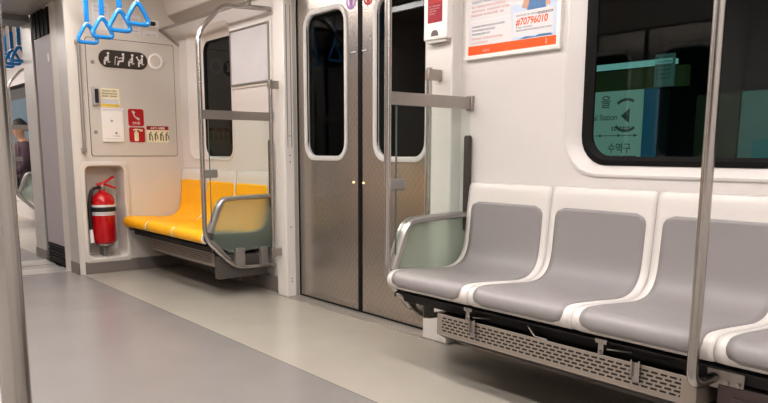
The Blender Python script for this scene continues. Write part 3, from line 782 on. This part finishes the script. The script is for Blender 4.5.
root = thing('instruction_sign', 'small cream instruction sign with maroon header and four dark figures', 'sign', (0, 0, 0))
mb = MB(); decal(mb, rrect(-.294, -.118, .990, 1.115, .004, 2), endw, .005, .007); mb.build('plate', M['cream'], root)
mb = MB(); decal(mb, rrect(-.294, -.118, 1.086, 1.115, .003, 2), endw, .007, .0075); mb.build('header', M['maroon'], root)
text('lettering', '소화기 사용법', .020, endw, -.206, 1.092, .0078, M['cream'], root, 'CENTER', bold=.001)
for k in range(4):
    a = -.272+k*.044; mb = MB()
    decal(mb, rrect(a-.004, a+.006, 1.004, 1.060, .004, 3), endw, .007, .0078); thick(mb, [(a+.004, 1.058), (a+.020, 1.040), (a+.022, 1.004+.012*(k % 2))], .007, .0072, .0078)
    decal(mb, circle(a+.012, 1.066, .006, 10), endw, .007, .0078); mb.build('figure', M['brownprint'], root)

# papers higher up on the end wall, seen between the straps
def wall_paper(name, label, a0, a1, z0, z1, m, lines, sd):
    root = thing(name, label, 'notice', (0, 0, 0))
    mb = MB(); decal(mb, rrect(a0, a1, z0, z1, .003, 2), endw, .001, .002); mb.build('sheet', m, root)
    mb = MB()
    for k in range(lines): strokes(mb, endw, .0021, a0+.02, a1-.02, z1-.035-k*.028, .010, sd+k)
    mb.build('print', M['greyprint'], root)
wall_paper('paper_notice', 'white paper notice behind the second strap handle', -.655, -.535, 1.80, 1.99, M['paper'], 2, 30)
wall_paper('paper_notice', 'white paper notice behind the third strap handle', -.43, -.30, 1.80, 1.93, M['paper'], 4, 40)
wall_paper('paper_notice', 'pale label strip below the fourth strap handle', -.285, -.165, 1.79, 1.83, M['paper'], 1, 50)
root = thing('camera_dome', 'small black dome behind the fourth strap handle', 'camera', (0, 0, 0))
mb = MB(); decal(mb, rrect(-.255, -.185, 1.870, 1.900, .012, 4), endw, 0, .012); mb.build('lens', M['black'], root)
mb = MB(); decal(mb, rrect(-.275, -.155, 1.860, 1.912, .012, 4), endw, 0, .004); mb.build('mount', M['white'], root)

# slim handrail on the end wall
root = thing('wall_handrail', 'slim vertical steel handrail at the gangway edge of the end wall', 'handrail', (XE, -.776, 0))
MB().tube([(.038, 0, .925), (.038, 0, 1.70)], .0115, 10).build('rail', M['bar'], root)
for z in (.93, 1.695): MB().box(0, .050, -.015, .015, z-.016, z+.016).build('bracket', M['bar'], root, bevel=.003)

# ------------------------------------------------------------------ adverts on the side wall
root = thing('framed_advert', 'white framed advert with orange band and phone number beside the wide window', 'poster', (0, 0, 0))
A0, A1, Z0, Z1 = .022, .548, 1.335, 1.735
mb = MB(); fr = lambda o, d: [side(d)(*p) for p in rrect(A0+o, A1-o, Z0+o, Z1-o, .004, 2)]
mb.loft([fr(0, 0), fr(0, .018), fr(.003, .021), fr(.018, .021), fr(.020, .016)]); mb.build('frame', M['white'], root)
mb = MB(); decal(mb, [(A0+.018, Z0+.018), (A1-.018, Z0+.018), (A1-.018, Z1-.018), (A0+.018, Z1-.018)], side, .010, .016); sheet = mb.build('sheet', M['paper'], root)
d = .0162
mb = MB(); decal(mb, [(.041, 1.354), (.530, 1.354), (.530, 1.390), (.041, 1.394)], side, d, d+.0004); mb.build('orange_band', M['orange'], root)
mb = MB(); decal(mb, [(.300, 1.394), (.530, 1.394), (.530, 1.535), (.285, 1.535)], side, d-.0002, d+.0002); mb.build('sky_field', M['skyprint'], root)
mb = MB(); decal(mb, [(.375, 1.506), (.470, 1.506), (.475, 1.56), (.46, 1.60), (.44, 1.66), (.40, 1.66), (.365, 1.60), (.362, 1.545)], side, d, d+.0004); pp = mb.build('person_print', M['jeans'], root)
for q in ([(.345, 1.52), (.375, 1.512), (.385, 1.545), (.36, 1.565)], [(.470, 1.512), (.492, 1.515), (.485, 1.56), (.46, 1.57)], circle(.42, 1.69, .022, 14)):
    mb = MB(); decal(mb, q, side, d+.0002, d+.0008); mb.build('skin_print', M['skinprint'], pp)
mb = MB(); decal(mb, rrect(.300, .512, 1.404, 1.506, .004, 2), side, d+.0004, d+.0010); card = mb.build('number_card', M['paper'], root)
text('phone_number', '#70796010', .040, side, .316, 1.451, d+.0014, M['orange'], root, 'LEFT', shear=.15, sx=.90, bold=.0006)
def rows(name, m, parent, wall, dd, items):
    for a0, a1, z, h_, sd in items:
        mb = MB(); strokes(mb, wall, dd, a0, a1, z, h_, sd); mb.build(name, m, parent, smooth=False)
rows('print_row', M['greyprint'], card, side, d+.0012, [(.318, .425, 1.487, .006, 61), (.318, .500, 1.426, .006, 62), (.318, .40, 1.438, .006, 64)])
mb = MB(); strokes(mb, side, d+.0012, .430, .505, 1.484, .009, 63); mb.build('bold_print', M['brownprint'], card)
mb = MB(); decal(mb, [(.33, 1.394), (.37, 1.402), (.42, 1.398), (.44, 1.404), (.50, 1.402), (.51, 1.394)], side, d+.0003, d+.0009); mb.build('figure_print', M['jeans'], root)
rows('print_row', M['greyprint'], root, side, d, [(.058, e, z, .008, 70+k) for k, (z, e) in enumerate(((1.630, .27), (1.612, .28), (1.594, .26), (1.576, .28)))])
rows('print_row', M['greyprint'], root, side, d, [(.062, e, z, .007, 80+k) for k, (z, e) in enumerate(((1.472, .25), (1.456, .20), (1.440, .17)))])
rows('pink_row', M['pinkprint'], root, side, d, [(.058, e, z, .008, 90+k) for k, (z, e) in enumerate(((1.556, .25), (1.538, .27), (1.521, .24)))])
rows('pink_row', M['pinkprint'], root, side, d, [(.062, e, z, .007, 95+k) for k, (z, e) in enumerate(((1.420, .24), (1.403, .16)))])
mb = MB(); decal(mb, [(.044, 1.497), (.285, 1.497), (.285, 1.4995), (.044, 1.4995)], side, d, d+.0004); mb.build('rule', M['white'], root)
mb = MB(); strokes(mb, side, d+.0006, .13, .17, 1.364, .010, 99); decal(mb, rrect(.475, .480, 1.362, 1.384, .001, 2), side, d+.0004, d+.0008); mb.build('band_print', M['pinkprint'], root)

root = thing('wall_poster', 'silver framed pale poster panel above the yellow seats', 'poster', (0, 0, 0))
A0, A1, Z0, Z1 = -2.258, -1.705, 1.352, 1.756
fr = lambda o, d: [side(d)(*p) for p in rrect(A0+o, A1-o, Z0+o, Z1-o, .004, 2)]
mb = MB(); mb.loft([fr(0, 0), fr(0, .010), fr(.002, .012), fr(.016, .012), fr(.018, .008)]); mb.build('mount', M['white'], root)
mb = MB(); mb.loft([fr(.014, .008), fr(.014, .020), fr(.016, .022), fr(.024, .022), fr(.026, .016)]); mb.build('frame', M['dsteel'], root)
mb = MB(); decal(mb, [(A0+.028, Z0+.028), (A1-.028, Z0+.028), (A1-.028, Z1-.028), (A0+.028, Z1-.028)], side, .010, .016); mb.build('sheet', M['paper2'], root)

# ------------------------------------------------------------------ emergency box on the pillar
pw_ = lambda d=0.: (lambda a, b: (a, -.067-d, b))
root = thing('emergency_box', 'white emergency box with dark red label high on the pillar beside the doors', 'box', (0, 0, 0))
MB().box(-.164, -.008, -.105, -.067, 1.432, 1.80).build('case', M['white'], root, bevel=.006)
MB().box(-.150, -.020, -.098, -.067, 1.420, 1.432).build('hinge_edge', M['column'], root)
mb = MB(); decal(mb, [(-.134, 1.508), (-.040, 1.508), (-.040, 1.70), (-.134, 1.70)], pw_, .038, .039); lbl = mb.build('label', M['maroon'], root)
mb = MB(); decal(mb, [(-.134, 1.592), (-.040, 1.592), (-.040, 1.606), (-.134, 1.606)], pw_, .039, .0394); mb.build('label_band', M['redsign'], lbl)
mb = MB()
for k, z in enumerate((1.577, 1.566, 1.555, 1.544)): strokes(mb, pw_, .0392, -.124, (-.05, -.06, -.075, -.085)[k], z, .0055, 110+k)
mb.build('label_print', M['pinkprint'], lbl)
mb = MB(); decal(mb, [(-.112, 1.449), (-.064, 1.449), (-.066, 1.462), (-.074, 1.472), (-.088, 1.475), (-.102, 1.472), (-.110, 1.462)], pw_, .038, .0395); mb.build('finger_hole', M['seam'], root)

# ------------------------------------------------------------------ outside the windows
struct(MB().box(X3, X1+1, 1.6, 1.65, -.5, 3).build('wall_outside', M['tunnel'], smooth=False))
struct(MB().box(X3, X1+1, .12, 1.6, -.5, -.3).build('floor_outside', M['tunnel'], smooth=False))
struct(MB().box(X3, X1+1, .12, 1.6, 2.6, 2.7).build('ceiling_outside', M['tunnel'], smooth=False))
struct(MB().box(X3, X1+1, YW-1.2, YW-1.15, -.5, 3).build('wall_outside_opposite', M['tunnel'], smooth=False))
po = lambda d=0.: (lambda a, b: (a, .60-d, b))
root = thing('station_sign', 'teal lit station name board on the platform outside the wide window', 'sign', (0, .6, .3))
def kid(o): o.location = (0, -.6, -.3); return o
kid(MB().box(.10, .560, .60, .64, .80, 1.212).build('board', M['signface'], root))
kid(MB().box(.560, .612, .60, .64, .80, 1.212).build('edge_strip', M['signedge'], root))
kid(MB().box(.15, .19, .61, .64, -.6, .80).build('post', M['tunnel'], root)); kid(MB().box(.50, .54, .61, .64, -.6, .80).build('post', M['tunnel'], root))
kid(text('lettering', '을', .062, po, .335, 1.140, .002, M['signink'], root, 'LEFT', bold=.0004))
kid(text('lettering', 'al Station', .040, po, .300, 1.078, .002, M['signink'], root, 'LEFT', bold=.0003, sx=.86))
kid(text('lettering', '수역구', .050, po, .385, .928, .002, M['signink'], root, 'LEFT', bold=.0005, sx=.9))
mb = MB()
for t0, t1, w in ((1.05, 2.3, .012), (3.9, 5.4, .012)):
    for k in range(8):
        ta, tb = t0+(t1-t0)*k/8, t0+(t1-t0)*(k+1)/8; R = .072; c = (.475, 1.098)
        decal(mb, [(c[0]+(R-w/2)*math.cos(ta), c[1]+(R-w/2)*math.sin(ta)), (c[0]+(R+w/2)*math.cos(ta), c[1]+(R+w/2)*math.sin(ta)),
                   (c[0]+(R+w/2)*math.cos(tb), c[1]+(R+w/2)*math.sin(tb)), (c[0]+(R-w/2)*math.cos(tb), c[1]+(R-w/2)*math.sin(tb))], po, .001, .003)
decal(mb, [(.448, 1.095), (.492, 1.128), (.492, 1.062)], po, .001, .003); kid(mb.build('arrow', M['signink'], root))
mb = MB(); strokes(mb, po, .001, .40, .50, 1.028, .018, 130); decal(mb, [(.31, 1.003), (.54, 1.003), (.54, 1.006), (.31, 1.006)], po, .001, .003); decal(mb, [(.37, .905), (.54, .905), (.54, .911), (.37, .911)], po, .001, .003)
for a in (.34, .44, .525): decal(mb, circle(a, 1.0045, .006, 10), po, .001, .003)
kid(mb.build('print', M['signink'], root))
root = thing('platform_board', 'dim olive board under a pale light strip outside the wide window', 'panel', (0, .66, .3))
def kid2(o): o.location = (0, -.66, -.3); return o
kid2(MB().box(.05, .72, .66, .70, 1.222, 1.312).build('board', M['olive'], root)); kid2(MB().box(.05, .66, .65, .70, 1.322, 1.345).build('light_strip', M['glowstrip'], root))
kid2(MB().box(.60, .64, .68, .70, -.6, 1.222).build('post', M['tunnel'], root))
kid2(MB().box(.575, .668, .65, .66, 1.222, 1.365).build('notice', M['poster'], root))
mb = MB(); 
for k in range(6): strokes(mb, lambda d=0.: (lambda a, b: (a, .65-d, b)), .001, .585, .655, 1.345-k*.018, .009, 140+k)
kid2(mb.build('notice_print', M['signink'], root))
root = thing('platform_poster', 'pale lit poster on the platform past the steel pole', 'poster', (1.2, .6, .3))
def kid3(o): o.location = (-1.2, -.6, -.3); return o
kid3(MB().box(1.00, 1.35, .60, .63, .78, 1.175).build('sheet', M['poster'], root)); kid3(MB().box(1.06, 1.35, .594, .60, .86, .98).build('teal_field', M['posterteal'], root))
kid3(MB().box(.80, .985, .62, .64, .78, 1.17).build('dark_sheet', M['foliage'], root)); kid3(MB().box(1.10, 1.14, .63, .65, -.6, .78).build('post', M['tunnel'], root)); kid3(MB().box(.80, 1.0, .63, .65, .76, .80).build('rail', M['tunnel'], root))
root = thing('blue_advert', 'blue lit advert seen through the window of the next car', 'poster', (-10.6, .5, .3))
MB().box(-1.7, 1.9, 0, .03, .75, 1.45).build('sheet', M['bluead'], root); MB().box(-.05, .05, .01, .04, -.9, .65).build('post', M['tunnel'], root)

# ------------------------------------------------------------------ ceiling lights
def light(x0, x1, y, z, m, label):
    root = thing('ceiling_light', label, 'light', ((x0+x1)/2, y, z), 'ceiling light strips')
    L = (x1-x0)/2
    MB().box(-L, L, -.085, .085, -.012, 0).build('diffuser', m, root, smooth=False)
    mb = MB().box(-L-.02, L+.02, -.11, -.085, -.016, 0); mb.box(-L-.02, L+.02, .085, .11, -.016, 0); mb.build('housing', M['column'], root)
light(-2.9, 3.4, -1.02, ZC, M['light'], 'long ceiling light strip on the window side of the car')
light(-2.9, 3.4, -1.78, ZC, M['light'], 'long ceiling light strip across the aisle')
light(-12., -4.7, -1.02, ZC, M['lightn'], 'long ceiling light strip in the next car, window side')
light(-12., -4.7, -1.78, ZC, M['lightn'], 'long ceiling light strip in the next car, across the aisle')

# ------------------------------------------------------------------ seated person in the next car
def person(loc):
    root = thing('person', 'person in a plum jacket sitting in the next car, seen past the gangway', 'person', loc)
    V_, E_, R_ = [], [], []
    def v(p, r, par=None):
        V_.append(p); R_.append(r)
        if par is not None: E_.append((par, len(V_)-1))
        return len(V_)-1
    # facing -Y, seat surface at z=0, back of pelvis at y=0
    pel = v((0, 0, .09), .125); ab = v((0, .02, .24), .125, pel); ch = v((0, .03, .40), .14, ab); sh = v((0, .02, .52), .10, ch)
    nk = v((0, .01, .60), .05, sh); jw = v((0, -.02, .665), .058, nk); hd = v((0, -.015, .735), .088, jw); tp = v((0, -.01, .80), .07, hd)
    for s in (-1, 1):
        s1 = v((s*.17, .02, .50), .066, sh); el = v((s*.235, -.05, .25), .048, s1); wr = v((s*.13, -.26, .17), .034, el)
        pm = v((s*.09, -.33, .155), .032, wr)
        for k in range(4):
            a = v((s*(.09-.03+k*.018), -.375, .160), .010, pm); b = v((s*(.085-.03+k*.018), -.405-.008*(k in (1, 2)), .145), .009, a); v((s*(.085-.03+k*.018), -.410-.008*(k in (1, 2)), .122), .008, b)
        t = v((s*.05, -.30, .165), .011, wr); v((s*.03, -.335, .165), .009, t)
        hp = v((s*.10, -.03, .08), .095, pel); kn = v((s*.13, -.44, .085), .066, hp); an = v((s*.13, -.47, -.34), .042, kn); ft = v((s*.14, -.58, -.385), .036, an)
        v((s*.14, -.64, -.39), .028, ft)
    me = bpy.data.meshes.new('body'); me.from_pydata(V_, E_, []); o = bpy.data.objects.new('body', me); COL.objects.link(o)
    sk = o.modifiers.new('skin', 'SKIN'); o.modifiers.new('sub', 'SUBSURF').levels = 1
    if not me.skin_vertices: me.attributes.new('skin', 'FLOAT', 'POINT')
    for i, r in enumerate(R_): me.skin_vertices[0].data[i].radius = (r, r)
    me.skin_vertices[0].data[0].use_root = True
    dg = bpy.context.evaluated_depsgraph_get(); dg.update()
    m2 = bpy.data.meshes.new_from_object(o.evaluated_get(dg)); bpy.data.objects.remove(o)
    for m_ in (M['jacket'], M['skin'], M['trousers']): m2.materials.append(m_)
    for p in m2.polygons:
        c = p.center; p.use_smooth = True
        if c.z > .585 or (c.y < -.285 and c.z > .10 and abs(c.x) < .16): p.material_index = 1
        elif c.z < .14 and (c.y < -.06 or c.z < .05): p.material_index = 2
        else: p.material_index = 0
    b = bpy.data.objects.new('body', m2); COL.objects.link(b); b.parent = root
    # face details and hair
    mb = MB(); mb.prism([(-.105, .745), (-.128, .712), (-.100, .705)], lambda a, b: (-.012, a, b), lambda a, b: (.012, a, b)); mb.build('nose', M['skin'], root, bevel=.004)
    for s in (-1, 1):
        MB().lathe([(.003, -.008), (.011, 0), (.003, .008)], (s*.034, -.098, .745), 10).build('eye', M['hair'], root)
        MB().lathe([(.006, -.030), (.014, 0), (.008, .028)], (s*.092, -.005, .735), 10).build('ear', M['skin'], root)
    MB().box(-.025, .025, -.088, -.080, .676, .684).build('mouth', M['maroon'], root, bevel=.002)
    loops = []
    for k in range(9):
        t = PI/2*k/8; loops.append([((.104*math.cos(t))*math.cos(a), .012+(.112*math.cos(t))*math.sin(a), .765+.098*math.sin(t)-(.07 if math.sin(a) > 0 else .0)*math.cos(t)*abs(math.sin(a))) for a in [2*PI*i/20 for i in range(20)]])
    MB().loft(loops).build('hair', M['hair'], root)
person((-7.34, -.245, .452))

# ------------------------------------------------------------------ world and colour
w = bpy.data.worlds.new('world'); SC.world = w; w.use_nodes = True
w.node_tree.nodes['Background'].inputs[0].default_value = (.01, .011, .012, 1); w.node_tree.nodes['Background'].inputs[1].default_value = 1.
SC.view_settings.view_transform = 'Standard'; SC.view_settings.look = 'None'; SC.view_settings.exposure = .32; SC.view_settings.gamma = .86
SC.cycles.max_bounces = 10; SC.cycles.transparent_max_bounces = 16; SC.cycles.glossy_bounces = 6; SC.cycles.diffuse_bounces = 5; SC.cycles.sample_clamp_indirect = 6.
